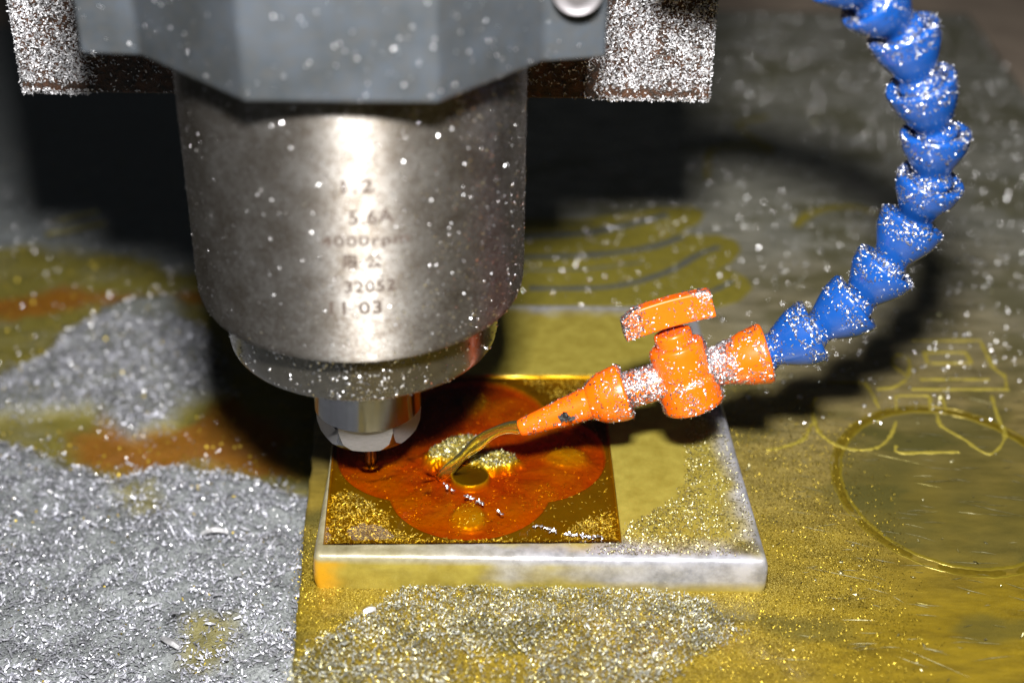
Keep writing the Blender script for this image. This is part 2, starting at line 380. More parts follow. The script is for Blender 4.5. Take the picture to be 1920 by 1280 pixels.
# bright specks
p, q = scatter_plane((-24, -2.2, -15, 28), 5200, lambda x, y: table_h(x, y)+.04, lambda x, y: .10+.9*table_dens(x, y), 8)
v, f = beads(p, q, (.02, .055), 9); pg, qg = scatter_plane((-24, -2.5, -12, 26), 5200, lambda x, y: table_h(x, y)+.08, lambda x, y: .35+.65*table_dens(x, y), 10); vg, fg = glints(pg, (.014, .05), 12, .13); v, f = np.concatenate([v, vg]), np.concatenate([f, fg+len(v)])  # beads plus added flakes tilted so the flash glints into the lens
new_obj('wet_specks', mesh_np('wet_specks', v, f, True), M_bead, label='bright wet specks and flakes aimed to glint over the left side of the table', cat='metal specks', kind='stuff')

# ------------------------------------------------------------------ right: thick engraved plate
slab = empty('engraved_plate', PZ(1500, 1000, ZS), 'large oily yellow and grey engraved metal plate under the square block', 'metal plate')
far_y = PZ(1600, 24, ZS)[1]
xl = lambda y: np.interp(y, [p_[1] for p_ in slab_edge], [p_[0] for p_ in slab_edge])
ys = np.linspace(-14, far_y, 300); us = np.linspace(0, 1, 260)
U_, Y_ = np.meshgrid(us, ys); X_ = xl(Y_)+(21-xl(Y_))*U_
X_ = X_ + (U_ == 0)*(fbm(Y_*3, Y_*0+2)-.5)*.12
Z_ = np.full_like(X_, ZS)+(fbm(X_*.5, Y_*.5)-.5)*.03
i = np.arange(X_.size).reshape(X_.shape)
fc = [np.stack([i[:-1, :-1], i[:-1, 1:], i[1:, 1:], i[1:, :-1]], -1).reshape(-1, 4)]
V = np.stack([X_, Y_, Z_], -1).reshape(-1, 3); per = np.concatenate([i[0, :], i[1:, -1], i[-1, -2::-1], i[-2:0:-1, 0]])
low = V[per].copy(); low[:, 2] = ZT-.1; base = len(V)
k = np.arange(len(per)); k2 = (k+1) % len(per)
fc.append(np.stack([per[k], base+k, base+k2, per[k2]], -1))
Vall = np.concatenate([V, low])
sm = mesh_np('plate_body', Vall, np.concatenate(fc), True)
pxs = np.array([PROJ(v_) for v_ in Vall])
PX, PYY = pxs[:, 0], pxs[:, 1]
xw, yw = Vall[:, 0], Vall[:, 1]
# oil lies deep in front, thin at the back
yfront = PZ(1500, 1280, ZS)[1]; yb = PZ(1500, 330, ZS)[1]
o_ = sstep(yb+2, yfront+1.5, yw+(fbm(xw*.5, yw*.5)-.5)*5)
o_ = np.maximum(o_, .55*sstep(PZ(1700, 560, ZS)[1], PZ(1700, 700, ZS)[1], yw))
attr(sm, 'oil', np.clip(o_, 0.12, 1))
attr(sm, 'wet', np.clip(.25+.75*fbm(xw*.6, yw*.6)*1.2, 0, 1)*(.12+.88*in_poly(wpoly([(1250, 600), (1400, 600), (1560, 760), (1580, 960), (1640, 1130), (1430, 1290), (500, 1290), (560, 1000)], ZS), xw, yw, 1.3, .6)))
c1_ = PZ(1786, 915, ZS); rr_e = np.hypot((xw-c1_[0])/2.95, (yw-c1_[1]-.1)/3.4)
attr(sm, 'residue', np.clip(.62*sstep(1.03, .97, rr_e)*(.5+fbm(xw*.8, yw*.8))+.6*sstep(.52, .68, fbm(xw*.45+7, yw*.8)), 0, .9))
new_obj('plate_body', sm, M_slab, slab)

def ribbon(pts, w, z, mat_, name='engraved_line', zraise=.02, wvar=.25, seed=0, n=None):
    """low raised burr following a smooth path (points in world xy)"""
    P = [Vector((a, b)) for a, b in pts]; path = []
    m = 6 if len(P) > 2 else max(2, int((P[1]-P[0]).length/.25))
    for s in range(len(P)-1):
        a = P[max(0, s-1)]; b = P[s]; c = P[s+1]; d = P[min(len(P)-1, s+2)]
        for k in range(m):
            t = k/m; path.append(.5*((2*b)+(c-a)*t+(2*a-5*b+4*c-d)*t*t+(3*b-a-3*c+d)*t**3) if len(P) > 2 else b.lerp(c, t))
    path.append(P[-1]); r = np.random.default_rng(seed+int(abs(P[0].x)*100)); V = []; Fc = []
    prof = [(-1, -.004), (-.7, zraise), (-.15, zraise*.2), (.15, zraise*.2), (.7, zraise), (1, -.004)]
    for k, p_ in enumerate(path):
        tdir = (path[min(k+1, len(path)-1)]-path[max(k-1, 0)]).normalized(); nn = Vector((-tdir.y, tdir.x)); ww = w*.5*(1+wvar*r.uniform(-1, 1))
        for (s, h) in prof: V.append((p_.x+nn.x*s*ww, p_.y+nn.y*s*ww, z+.012+h*(.7+.6*r.random())))
    for k in range(len(path)-1):
        for j in range(5): a = k*6+j; Fc.append((a, a+1, a+7, a+6))
    me = bpy.data.meshes.new(name); me.from_pydata(V, [], Fc)
    me.polygons.foreach_set('use_smooth', [True]*len(Fc))
    return new_obj(name, me, mat_, slab)
def Z5(l): return [(1400+a/2.4615, 600+b/2.4615) for a, b in l]
def Z6(l): return [(940+a/3.048, 160+b/3.048) for a, b in l]
for l in ([(760, 95), (900, 96), (1080, 95)], [(820, 150), (1010, 150)], [(850, 200), (1040, 200)], [(820, 150), (838, 205)], [(1010, 150), (1040, 200)], [(800, 275), (960, 274), (1120, 275)],
          [(760, 320), (980, 321), (1210, 320)], [(1080, 100), (1140, 220), (1190, 260), (1200, 320)], [(740, 260), (670, 200), (700, 160), (750, 190), (745, 260)], [(370, 290), (520, 290), (560, 310), (612, 410)],
          [(600, 320), (680, 310), (740, 270), (765, 215)], [(700, 350), (840, 350)], [(900, 350), (922, 420)], [(690, 350), (690, 420)], [(845, 352), (850, 420)],
          [(1130, 350), (1160, 450), (1192, 540), (1120, 620), (1000, 550), (900, 490), (880, 440)],
          [(690, 470), (660, 540), (600, 590), (500, 600), (400, 570), (330, 510), (300, 400), (322, 360)], [(300, 480), (260, 550), (160, 590), (90, 600)], [(690, 580), (700, 612), (850, 612), (980, 610)]):
    ribbon(wpoly(Z5(l), ZS), .10, ZS, M_line_dim, zraise=.02, wvar=.6)
def ZC(l): return [(940+a/1.959, 112+b/1.959) for a, b in l]
fill = wpoly(ZC([(-60, 600), (100, 588), (300, 588), (450, 566), (560, 548), (700, 540), (745, 565), (730, 600), (650, 640), (700, 645), (800, 645), (860, 665), (880, 700), (850, 745), (775, 785), (830, 772), (900, 800), (920, 840), (880, 885), (780, 915), (500, 905), (100, 905), (-60, 900)]), ZS)
bm = bmesh.new(); bm.faces.new([bm.verts.new((a_+.03*math.sin(k_*2.3), b_, ZS+.022)) for k_, (a_, b_) in enumerate(fill)])
ge = bmesh.ops.extrude_face_region(bm, geom=bm.faces[:])
for g_ in ge['geom']:
    if isinstance(g_, bmesh.types.BMVert): g_.co.z -= .03
bmesh.ops.triangulate(bm, faces=bm.faces[:])
new_obj('engraved_field', bm_mesh('engraved_field', bm), M_line, slab)
M_land = simple('grey_land_between_bands', (.095, .10, .09), .3, .45, 3, .3, .4)
for l, w in (([(-60, 662), (100, 652), (300, 640), (450, 612), (610, 572)], .30), ([(-60, 735), (100, 728), (350, 718), (550, 690), (665, 652)], .24), ([(100, 842), (400, 836), (600, 785), (720, 720), (800, 690)], .20),
             ([(700, 880), (780, 850), (850, 815)], .14), ([(60, 775), (300, 772), (520, 745)], .08), ([(180, 610), (340, 606)], .07)):
    ribbon(wpoly(ZC(l), ZS), w*1.35, ZS+.02, M_land, 'land_between_bands', .010, .15)
for l, w in (([(1490, 425), (1520, 400), (1570, 388), (1610, 390), (1650, 402)], .38), ([(1325, 335), (1330, 290), (1345, 276), (1400, 272), (1450, 282), (1400, 250), (1385, 232), (1440, 219)], .26)):
    ribbon(wpoly(l, ZS), w, ZS, M_line, 'engraved_band', .012, .15)
# big ring groove
c1 = PZ(1786, 915, ZS); rad = abs(PZ(1580, 905, ZS)[0]-c1[0]); ell = (PZ(1745, 772, ZS)[1]-PZ(1831, 1067, ZS)[1])/2/rad; c1[1] = (PZ(1745, 772, ZS)[1]+PZ(1831, 1067, ZS)[1])/2
M_ringf = simple('ring_floor_oil', (.15, .105, .008), .4, .3, 5, .4, .6)
M_ringg = simple('ring_groove_oil', (.21, .16, .014), .4, .3, 3, .35, .4)
for rr, ww, hh in ((rad, .08, .03), (rad+.25, .045, .015), (rad+.13, .24, .002)):
    prof = [(rr-ww/2, ZS-.01), (rr-ww*.3, ZS+hh+.01), (rr, ZS+.013), (rr+ww*.3, ZS+hh*.6+.01), (rr+ww/2, ZS-.01)]
    gm_ = lathe_mesh('ring_groove', prof, 160)
    for v_ in gm_.vertices: an_ = math.atan2(v_.co.y, v_.co.x); wb = 1+.0035*math.sin(an_*23+rr*40)+.003*math.sin(an_*61); v_.co = (c1[0]+v_.co.x*wb, c1[1]+v_.co.y*ell*wb, v_.co.z-.012*max(0, math.sin(an_*9+rr*30))*(v_.co.z > ZS+.005))
    new_obj('ring_groove', gm_, M_ringg if ww < .2 else M_ringf, slab)
# scratches
rs = np.random.default_rng(21); cnt = 0
Vs = []; Fs = []
for k in range(150):
    px = rs.uniform(1450, 1920); py = rs.uniform(700, 1250); a = PZ(px, py, ZS+.022); L = rs.uniform(.15, .9)*(1 if rs.random() < .85 else 2.2); an = rs.normal(0, .25)-.15
    e = a+np.array([L*math.cos(an), L*math.sin(an), 0]); nn = np.array([-math.sin(an), math.cos(an), 0])*.008; b = len(Vs)
    mid = (a+e)/2+nn*rs.uniform(-4, 4)
    Vs += [a, mid-nn, mid+nn+[0, 0, .006], e]; Fs.append((b, b+1, b+3, b+2))
me = bpy.data.meshes.new('scratches'); me.from_pydata([tuple(v_) for v_ in Vs], [], Fs)
new_obj('scratches', me, M_pale, slab, kind='stuff')

# shavings on the plate
SIL = wpoly([(535, 1250), (600, 1195), (690, 1150), (740, 1118), (850, 1100), (1000, 1096), (1200, 1108), (1330, 1125), (1345, 1150), (1400, 1190), (1290, 1240), (1240, 1300), (1200, 1500), (500, 1500)], ZS)
GOLDF = wpoly([(575, 1060), (700, 1085), (1000, 1090), (1200, 1100), (1440, 1110), (1500, 1240), (1400, 1500), (480, 1500), (540, 1270), (570, 1120)], ZS)
YEL = wpoly([(860, 1230), (1000, 1225), (1020, 1340), (840, 1340)], ZS)
def gold_d(x, y): return in_poly(GOLDF, x, y, .4, .3)
def sil_h(x, y): return ZS+.02+.22*in_poly(SIL, x, y, .5, .3)*fbm(x*1.3, y*1.3)
p, q = scatter_plane((-6, 9, -14, -2), 120000, sil_h, lambda x, y: in_poly(SIL, x, y, .25, .35)*(.45+.55*fbm(x*2, y*2))*(1-.7*in_poly(YEL, x, y, .3, .2)), 31)
half = np.random.default_rng(2).random(len(p)) < .55
v, f = flakes(p[half], q[half], (.04, .12), (.012, .03), .45, .08, .35, 32)
new_obj('grey_shavings', mesh_np('grey_shavings', v, f), M_wetgrey, label='silvery metal shavings drifted in front of the square block', cat='metal shavings', kind='stuff')
v, f = flakes(p[~half], q[~half], (.04, .12), (.012, .03), .45, .08, .35, 33)
new_obj('pale_shavings', mesh_np('pale_shavings', v, f), M_pale, label='pale yellowish shavings mixed into the drift in front of the block', cat='metal shavings', kind='stuff')
bt = wpoly([(600, 800), (590, 1100), (1440, 1105), (1310, 590)], ZS)
def gold_dens(x, y):
    pr = gold_d(x, y)
    px_side = in_poly(wpoly([(1300, 640), (1400, 600), (1560, 800), (1640, 1000), (1700, 1290), (1420, 1290), (1440, 1100)], ZS), x, y, 1.2, .6)
    left = in_poly(wpoly([(566, 1000), (600, 980), (600, 1130), (545, 1290)], ZS), x, y, .15, .1)
    return np.maximum(np.maximum(pr*.8, px_side*.6), left)
p, q = scatter_plane((-7, 16, -14, 5), 300000, ZS+.03, lambda x, y: gold_dens(x, y)*(.3+.7*fbm(x*1.5, y*1.5)), 41)
v, f = flakes(p, q, (.02, .075), (.008, .020), .3, .02, .3, 42)
new_obj('golden_shavings', mesh_np('golden_shavings', v, f), M_gold, label='fine oily golden shavings spread on the plate around the block', cat='metal shavings', kind='stuff')
p, q = scatter_plane((-3, 21, -13, far_y-.5), 5200, ZS+.035, lambda x, y: .22+.5*in_poly(wpoly([(1420, 830), (1480, 800), (1500, 1000), (1460, 1040)], ZS), x, y, .4, .3), 43)
v, f = flakes(p, q, (.04, .16), (.02, .05), .3, .02, .3, 44)
pb, qb = scatter_plane((-3, 21, 4, far_y-.5), 4200, ZS+.03, lambda x, y: sstep(.25, .75, fbm(x*.8, y*.8)), 46)
v2, f2 = beads(p[::3], q[::3], (.015, .05), 45); v3, f3 = beads(pb, qb, (.015, .075), 47)
pg, qg = scatter_plane((-1, 21, 3, far_y-.5), 2600, ZS+.05, lambda x, y: .25+.75*sstep(.3, .7, fbm(x*.6, y*.6)), 48); vg, fg = glints(pg, (.016, .05), 49, .10); v3, f3 = np.concatenate([v3, vg]), np.concatenate([f3, fg+len(v3)])  # flakes added and aimed between lens and flash for blurred glints
new_obj('far_specks', mesh_np('far_specks', v3, f3, True), M_bead, label='out of focus wet specks and flakes aimed to glint over the far grey half of the plate', cat='metal specks', kind='stuff')
new_obj('loose_specks', mesh_np('loose_specks', np.concatenate([v, v2]), np.concatenate([f, f2+len(v)])), M_pale, label='loose glinting specks scattered thinly across the wide plate', cat='metal specks', kind='stuff')

# surface beyond the far edge of the plate
new_obj('floor', bm_mesh('floor', box_bm(-70, 70, far_y+.02, far_y+70, ZT-2.2, ZT-1.4)), simple('brown_floor', (.34, .27, .21), 0, .5, .5, .5, .1), kind='structure')

# ------------------------------------------------------------------ the square block with its pocket
blk = empty('square_block', PZ(1000, 1060, ZS), 'thick square metal block with a rounded edge and a carved oil filled pocket', 'metal block')
FL, FR, BR = PZ(587, 1040, 0)[:2], PZ(1441, 1050, 0)[:2], PZ(1302, 572, 0)[:2]
BL = FL + (BR-FR)*1.0 + np.array([.55, 0])
QC = PZ(884, 858, -.25)[:2]; QH = (PZ(1138, 865, -.2)[0]-PZ(632, 865, -.2)[0])/2
pk = [PZ(x_, y_, 0)[:2] for x_, y_ in ((606, 1020), (1166, 1016), (1128, 702), (636, 702))]
NU, NV = 420, 430
u = np.linspace(0, 1, NU); vv = np.linspace(0, 1, NV); u, vv = np.meshgrid(u, vv)
bx = (1-u)*(1-vv)*FL[0]+u*(1-vv)*FR[0]+u*vv*BR[0]+(1-u)*vv*BL[0]
by = (1-u)*(1-vv)*FL[1]+u*(1-vv)*FR[1]+u*vv*BR[1]+(1-u)*vv*BL[1]
LR = QH*.585; LO = QH-LR
def quat_sd(x, y):
    dx, dy = x-QC[0], y-QC[1]
    return np.maximum.reduce([LR-np.hypot(dx-a*LO, dy-b*LO*1.0) for a, b in ((1, 0), (-1, 0), (0, 1), (0, -1))]+[LO*.62-np.hypot(dx, dy)])
def isle(x, y):
    e = lambda cx, cy, a, b, r: 1-np.hypot(((x-cx)*math.cos(r)+(y-cy)*math.sin(r))/a, (-(x-cx)*math.sin(r)+(y-cy)*math.cos(r))/b)
    c_ = PZ(855, 840, -.1); d_ = PZ(925, 862, -.1)
    w = (fbm(x*5, y*5)-.5)*.5
    return np.maximum(e(c_[0], c_[1], .78, .48, .55), e(d_[0], d_[1], .68, .36, .15))+w
DISC = PZ(882, 891, -.12)[:2]
def block_h(x, y):
    pd = poly_sd(pk, x, y)
    h = -.125*sstep(-.015, .03, pd)
    qd = quat_sd(x, y); qs = sstep(-.02, .07, qd)
    n1 = fbm(x*4, y*4); n2 = fbm(x*14, y*14, 3)
    dx, dy = x-QC[0], y-QC[1]; th = np.arctan2(dy, dx); rr = np.hypot(dx, dy)
    facets = .035*np.abs(((th*8/math.pi+.4*np.sin(rr*2.2)) % 1)-.5)*2*sstep(.8, 1.6, rr)
    deep = -.335+.045*n1+.03*n2+1.1*facets+.03*np.cos(rr*2.6)
    # raised teardrops in each lobe
    for a, b in ((1, 0), (-1, 0), (0, 1), (0, -1)):
        tx = dx*a+dy*b-(QH*.70); ty = -dx*b+dy*a
        e = np.hypot(tx/.60, ty/(.43*(1+.35*np.clip(tx/.60, -1, 1))))
        deep = np.where(e < 1.14, deep+.03*(1-sstep(1.0, 1.14, e)), deep)
        deep = np.where(e < 1, np.maximum(deep, deep+(.040+.035*(1-e*e))*sstep(1.0, .80, e)), deep)
    h = h*(1-qs)+np.minimum(h, deep)*qs
    cone = sstep(.75, 0, np.hypot(dx, dy+.05))
    il = isle(x, y); s = sstep(-.35, .3, il)*qs; h = h*(1-s)+(-.05+.12*(n2-.5))*s
    dd = np.hypot((x-DISC[0])/.44, (y-DISC[1])/.40); s = sstep(1.25, 1.0, dd)*qs; h = h*(1-s)+(-.13)*s
    rim = sstep(.10, 0, np.abs(dd-1.06)*1.2)*qs; h = h+rim*.05*(n2*1.4)
    return h, pd, qd, dd
bz, pd, qd, dd = block_h(bx, by)
edge = np.minimum.reduce([(u)*11.3, (1-u)*11.0, vv*10.5, (1-vv)*10.5])
rimwob = .03*(fbm(bx*2.2, by*2.2)-.5)
bz = bz - .13*(1-np.sqrt(np.clip(1-np.clip(1-edge/.2, 0, 1)**2, 0, 1)))+rimwob*sstep(.5, 0, edge)
# corner rounding: pull corner points in
cx = np.clip(1-edge/.2, 0, 1)
fr_ = .16
cu = np.minimum(u, 1-u)*11.2; cv = np.minimum(vv, 1-vv)*10.5
ddx = np.clip(fr_-cu, 0, fr_); ddy = np.clip(fr_-cv, 0, fr_); ln = np.maximum(np.hypot(ddx, ddy), 1e-9); mxv = np.maximum(ddx, ddy)
sc = np.where(mxv > 0, mxv/ln, 1)
bx = bx + np.sign(.5-u)*(ddx-ddx*sc); by = by + np.sign(.5-vv)*(ddy-ddy*sc)
i = np.arange(bx.size).reshape(bx.shape); V = np.stack([bx, by, bz], -1).reshape(-1, 3)
fc = [np.stack([i[:-1, :-1], i[:-1, 1:], i[1:, 1:], i[1:, :-1]], -1).reshape(-1, 4)]
per = np.concatenate([i[0, :], i[1:, -1], i[-1, -2::-1], i[-2:0:-1, 0]]); k = np.arange(len(per)); k2 = (k+1) % len(per)
ctr = V[per].mean(0); prev = per; allV = [V]; off = len(V)
for (zz, push) in ((-.25, .045), (-.45, .06), (-.62, .05), (-.8, .055), (ZS+.02, .02), (ZS-.03, .02)):
    L_ = V[per].copy(); dv = L_-ctr; dv[:, 2] = 0; ln = np.linalg.norm(dv, axis=1)[:, None]
    L_ = L_+dv/ln*push; L_[:, 2] = zz; L_ += (np.stack([fbm(L_[:, 0]*1.5, L_[:, 1]*1.5+zz*2)]*2+[np.zeros(len(L_))*0], -1)-.5)*[.05, .05, 0]
    allV.append(L_); cur = off+k; fc.append(np.stack([prev[k], cur[k], cur[k2], prev[k2]], -1)); prev = cur; off += len(per)
Vb = np.concatenate(allV)
bm_ = mesh_np('block_body', Vb, np.concatenate(fc), True)
nt = len(V); xw, yw, zw = Vb[:, 0], Vb[:, 1], Vb[:, 2]
ed = np.concatenate([edge.ravel(), np.zeros(len(Vb)-nt)])
uu = (xw-FL[0])/(FR[0]-FL[0])
oil = sstep(.05, .75, ed+(fbm(xw*1.2, yw*1.2)-.5)*.8)
side = zw < -.2; isside = np.arange(len(Vb)) >= nt
oil = np.where(isside, np.clip(1.15*sstep(.80, .15, uu+(fbm(xw, zw*3)-.5)*.5)+1.3*sstep(-.5, -.9, zw+(fbm(xw*.6, yw*.6)-.5)*.5), 0, 1), oil)
oil = np.where(~isside, np.maximum(oil, .6*sstep(.6, .1, uu)), oil)
attr(bm_, 'oil', oil)
st = in_poly(wpoly([(1360, 1035), (1420, 1010), (1432, 1035), (1400, 1044)], 0), xw, yw, .12, .15)*.6
st = np.maximum(st, .35*in_poly(wpoly([(602, 1018), (680, 1022), (660, 1032), (604, 1034)], 0), xw, yw, .1, .1))
_, pdv, qdv, ddv = block_h(xw, yw)
st = np.maximum(st, np.where(qdv < 0, .8, 0)*sstep(0, .04, pdv)); st = np.maximum(st, .95*sstep(1.1, 1.0, ddv)*(qdv > 0))  # pocket floor painted dark as a mirror reflecting darkness; disc is dark olive
attr(bm_, 'stain_and_reflection', np.where(isside, 0, st))
attr(bm_, 'amber', np.where(isside, sstep(.075, .01, uu+(fbm(xw*2, zw*4)-.5)*.05)*(yw < FL[1]+2), 0))  # orange glow at the front left corner, put into the colour
new_obj('block_body', bm_, M_block, blk)

# coolant that fills the pocket: closed body of liquid, its underside inside the metal
lx0, lx1 = pk[0][0]-.03, pk[1][0]+.03; NL = 260
IMP = PZ(826, 893, -.07)
a_, b_ = np.meshgrid(np.linspace(0, 1, NL), np.linspace(0, 1, NL))
pq = [np.array(p_) for p_ in pk]
lx = (1-a_)*(1-b_)*pq[0][0]+a_*(1-b_)*pq[1][0]+a_*b_*pq[2][0]+(1-a_)*b_*pq[3][0]
ly = (1-a_)*(1-b_)*pq[0][1]+a_*(1-b_)*pq[1][1]+a_*b_*pq[2][1]+(1-a_)*b_*pq[3][1]
ri = np.hypot(lx-IMP[0], ly-IMP[1]); thi = np.arctan2(ly-IMP[1], lx-IMP[0])
lz = -.030 + .016*np.exp(-ri/1.3)*np.cos(ri*8-1)+.012*np.sin(thi*7+ri*2)*np.exp(-ri/1.4)+.020*(fbm(lx*1.6, ly*1.6)-.5)
rt = np.hypot(lx-SX, ly); lz += .03*np.exp(-rt/.5)*np.cos(rt*14)
men = np.minimum.reduce([a_, 1-a_, b_, 1-b_])*7; lz += .05*np.exp(-men/.12)-.02
i = np.arange(NL*NL).reshape(NL, NL); V = np.stack([lx, ly, lz], -1).reshape(-1, 3)
fc = [np.stack([i[:-1, :-1], i[:-1, 1:], i[1:, 1:], i[1:, :-1]], -1).reshape(-1, 4)]
per = np.concatenate([i[0, :], i[1:, -1], i[-1, -2::-1], i[-2:0:-1, 0]]); k = np.arange(len(per)); k2 = (k+1) % len(per)
low = V[per].copy(); low[:, 2] = -.7; base = len(V); fc.append(np.stack([per[k], base+k, base+k2, per[k2]], -1))
low2 = low.copy(); mid = low.mean(0); allv = np.concatenate([V, low, mid[None]]); ci = len(allv)-1
tri = np.stack([base+k, np.full(len(k), ci), np.full(len(k), ci), base+k2], -1)
faces = [tuple(r_) for r_ in np.concatenate(fc).tolist()]+[(int(base+a), int(ci), int(base+b)) for a, b in zip(k, k2)]
me = bpy.data.meshes.new('amber_coolant'); me.from_pydata(allv.tolist(), [], faces); me.polygons.foreach_set('use_smooth', [True]*len(faces))
bmx = bmesh.new(); bmx.from_mesh(me); bmesh.ops.recalc_face_normals(bmx, faces=bmx.faces); bmx.to_mesh(me); bmx.free()
new_obj('coolant_pool', me, M_pool, label='clear amber coolant filling the carved pocket of the square block', cat='coolant', kind='stuff')

# shavings in and around the pocket
def hz(x, y): return block_h(x, y)[0]
def pocket_d(x, y):
    _, pd_, qd_, dd_ = block_h(x, y)
    base = (pd_ > .02)*(qd_ < -.03)
    ll = in_poly(wpoly([(608, 935), (650, 920), (720, 960), (730, 995), (800, 1012), (1000, 1016), (1165, 1014), (1160, 960), (1080, 985), (1050, 1020), (606, 1024)], -.15), x, y, .12, .15)
    tp = in_poly(wpoly([(950, 700), (1130, 700), (1140, 790), (1060, 760), (990, 720)], -.15), x, y, .15, .2)
    return base*np.maximum(np.maximum(ll, tp*.7), .04)
bb = (FL[0]-.2, FR[0]+.2, FL[1]-.2, BR[1]+.2)
p, q = scatter_plane(bb, 70000, lambda x, y: hz(x, y)+.02, pocket_d, 51)
v, f = flakes(p-[0, 0, .012], q, (.04, .11), (.014, .032), .3, .015, .2, 52)
p, q = scatter_plane(bb, 46000, lambda x, y: hz(x, y)+.02, lambda x, y: (block_h(x, y)[2] > .05)*(block_h(x, y)[3] > 1.15)*(.06+.5*sstep(.45, .75, fbm(x*2.2, y*2.2))), 53)
v2, f2 = flakes(p, q, (.02, .075), (.012, .03), .5, .03, .3, 54)
new_obj('pocket_shavings', mesh_np('pocket_shavings', np.concatenate([v, v2]), np.concatenate([f, f2+len(v)])), M_silver, label='shavings sunk in the amber coolant on the pocket floor', cat='metal shavings', kind='stuff')
p, q = scatter_plane(bb, 90000, lambda x, y: hz(x, y)+.005, lambda x, y: (isle(x, y) > .03)*(quat_sd(x, y) > 0)*1.0, 55)
v, f = flakes(p, q, (.04, .12), (.012, .03), .5, .03, .3, 56)
new_obj('island_shavings', mesh_np('island_shavings', v, f), M_pale, label='two matted clumps of shavings rising out of the amber coolant', cat='metal shavings', kind='stuff')
TOPC = wpoly([(1296, 770), (1372, 790), (1400, 880), (1440, 1040), (1150, 1042), (1100, 1036), (1140, 1020), (1166, 1014), (1180, 985), (1225, 962), (1262, 935), (1285, 890), (1288, 840)], 0)
p, q = scatter_plane(bb, 110000, .012, lambda x, y: in_poly(TOPC, x, y, .10, .12)*(.25+.75*fbm(x*2, y*2))*(poly_sd(pk, x, y) < -.0)*(.35+.65*sstep(3.2, .5, np.abs(x-PZ(1200, 960, 0)[0])))*(poly_sd([FL, FR, BR, BL], x, y) > .12), 57)
v, f = flakes(p, q, (.03, .09), (.010, .024), .45, .03, .35, 58)
new_obj('block_top_shavings', mesh_np('block_top_shavings', v, f), M_pale, label='fine shavings strewn over the right hand top of the square block', cat='metal shavings', kind='stuff')

# ------------------------------------------------------------------ spindle
def zf(py, r):                                   # height of a ring of radius r whose front is seen at py
    return PY(688, py, -r)[2]
sp = empty('spindle', (SX, 0, -.25), 'round grimy steel spindle with etched numbers, pointing down at the block', 'spindle')
RB = 3.83; RR = 3.22
zb0 = zf(684, RB-.06); zb1 = zf(600, RB)
zr0 = zf(755, RR-.03); ztop = 24
prof = [(3.0, zb0+.02), (RB-.10, zb0), (RB-.02, zb0+.18), (RB, zb0+.5), (RB, zb1+.4)] + [(RB, zb1+.4+(ztop-zb1-.4)*t) for t in (.1, .3, .6, 1)]
housing = new_obj('housing', lathe_mesh('housing', rounded(prof, [0, .08, .06, .1, 0, 0, 0, 0, 0]), 160, (SX, 0, 0), sharp=.8), M_body, sp)
zg = zb0-.16
prof = [(1.0, zr0), (RR-.14, zr0), (RR-.03, zr0+.05), (RR, zr0+.22), (RR, zg), (RR-.05, zg+.02)]
ring = new_obj('bearing_cap', lathe_mesh('bearing_cap', rounded(prof, .08), 160, (SX, 0, 0), sharp=.8), M_ring, sp)
new_obj('groove', lathe_mesh('groove', [(RR-.1, zg-.05), (RR-.1, zb0+.05)], 96, (SX, 0, 0)), M_groove, sp)
# collet nut with six wrench flats
RN = 1.34; zn0 = zf(849, RN*.9); zn1 = zf(802, RN*.86); 
prof = [(RN, zr0+.2), (RN, zn1-.02), (RN-.015, zn1-.10), (RN-.05, zn0+.22), (1.22, zn0+.05), (1.14, zn0), (0, zn0)]
nm = lathe_mesh('collet_nut', prof, 192, (SX, 0, 0))
bm = bmesh.new(); bm.from_mesh(nm)
lower = bmesh.ops.bisect_plane(bm, geom=bm.verts[:]+bm.edges[:]+bm.faces[:], plane_co=(0, 0, zn1), plane_no=(0, 0, 1))
up = bm.copy(); bmesh.ops.delete(up, geom=[f for f in up.faces if f.calc_center_median().z < zn1], context='FACES')
bmesh.ops.delete(bm, geom=[f for f in bm.faces if f.calc_center_median().z > zn1], context='FACES')
for k in range(6):
    a = -math.pi/2+.03+k*math.pi/3; no = Vector((math.cos(a), math.sin(a), .06)).normalized()
    r_ = bmesh.ops.bisect_plane(bm, geom=bm.verts[:]+bm.edges[:]+bm.faces[:], plane_co=Vector((SX, 0, zn1))+no*1.13, plane_no=no, clear_outer=True)
    es = [e for e in r_['geom_cut'] if isinstance(e, bmesh.types.BMEdge)]
    vs_ = {v_ for e in es for v_ in e.verts}; top = [v_ for v_ in vs_ if abs(v_.co.z-zn1) < 1e-3]
    ordv = sorted(vs_, key=lambda v_: (v_.co-Vector((SX, 0, 0))).dot(Vector((-math.sin(a), math.cos(a), 0))))
    try:
        nf = bm.faces.new(ordv); nf.material_index = 1; nf.smooth = False
    except ValueError: pass
bm.verts.ensure_lookup_table()
lip = [(RN, zn1), (.9, zn1)]
me = bpy.data.meshes.new('nl'); bm.to_mesh(me); bm.free(); me2 = bpy.data.meshes.new('nu'); up.to_mesh(me2); up.free()
bm = bmesh.new(); bm.from_mesh(me); bm.from_mesh(me2); bm.to_mesh(nm); bm.free(); bpy.data.meshes.remove(me); bpy.data.meshes.remove(me2)
nm.materials.append(M_nut); nm.materials.append(M_flat)
new_obj('collet_nut', nm, None, sp)
new_obj('collet', lathe_mesh('collet', [(.0, zn0-.10), (.26, zn0-.10), (.40, zn0-.02), (.46, zn0+.1)], 48, (SX, 0, 0), sharp=.6), M_ring, sp)
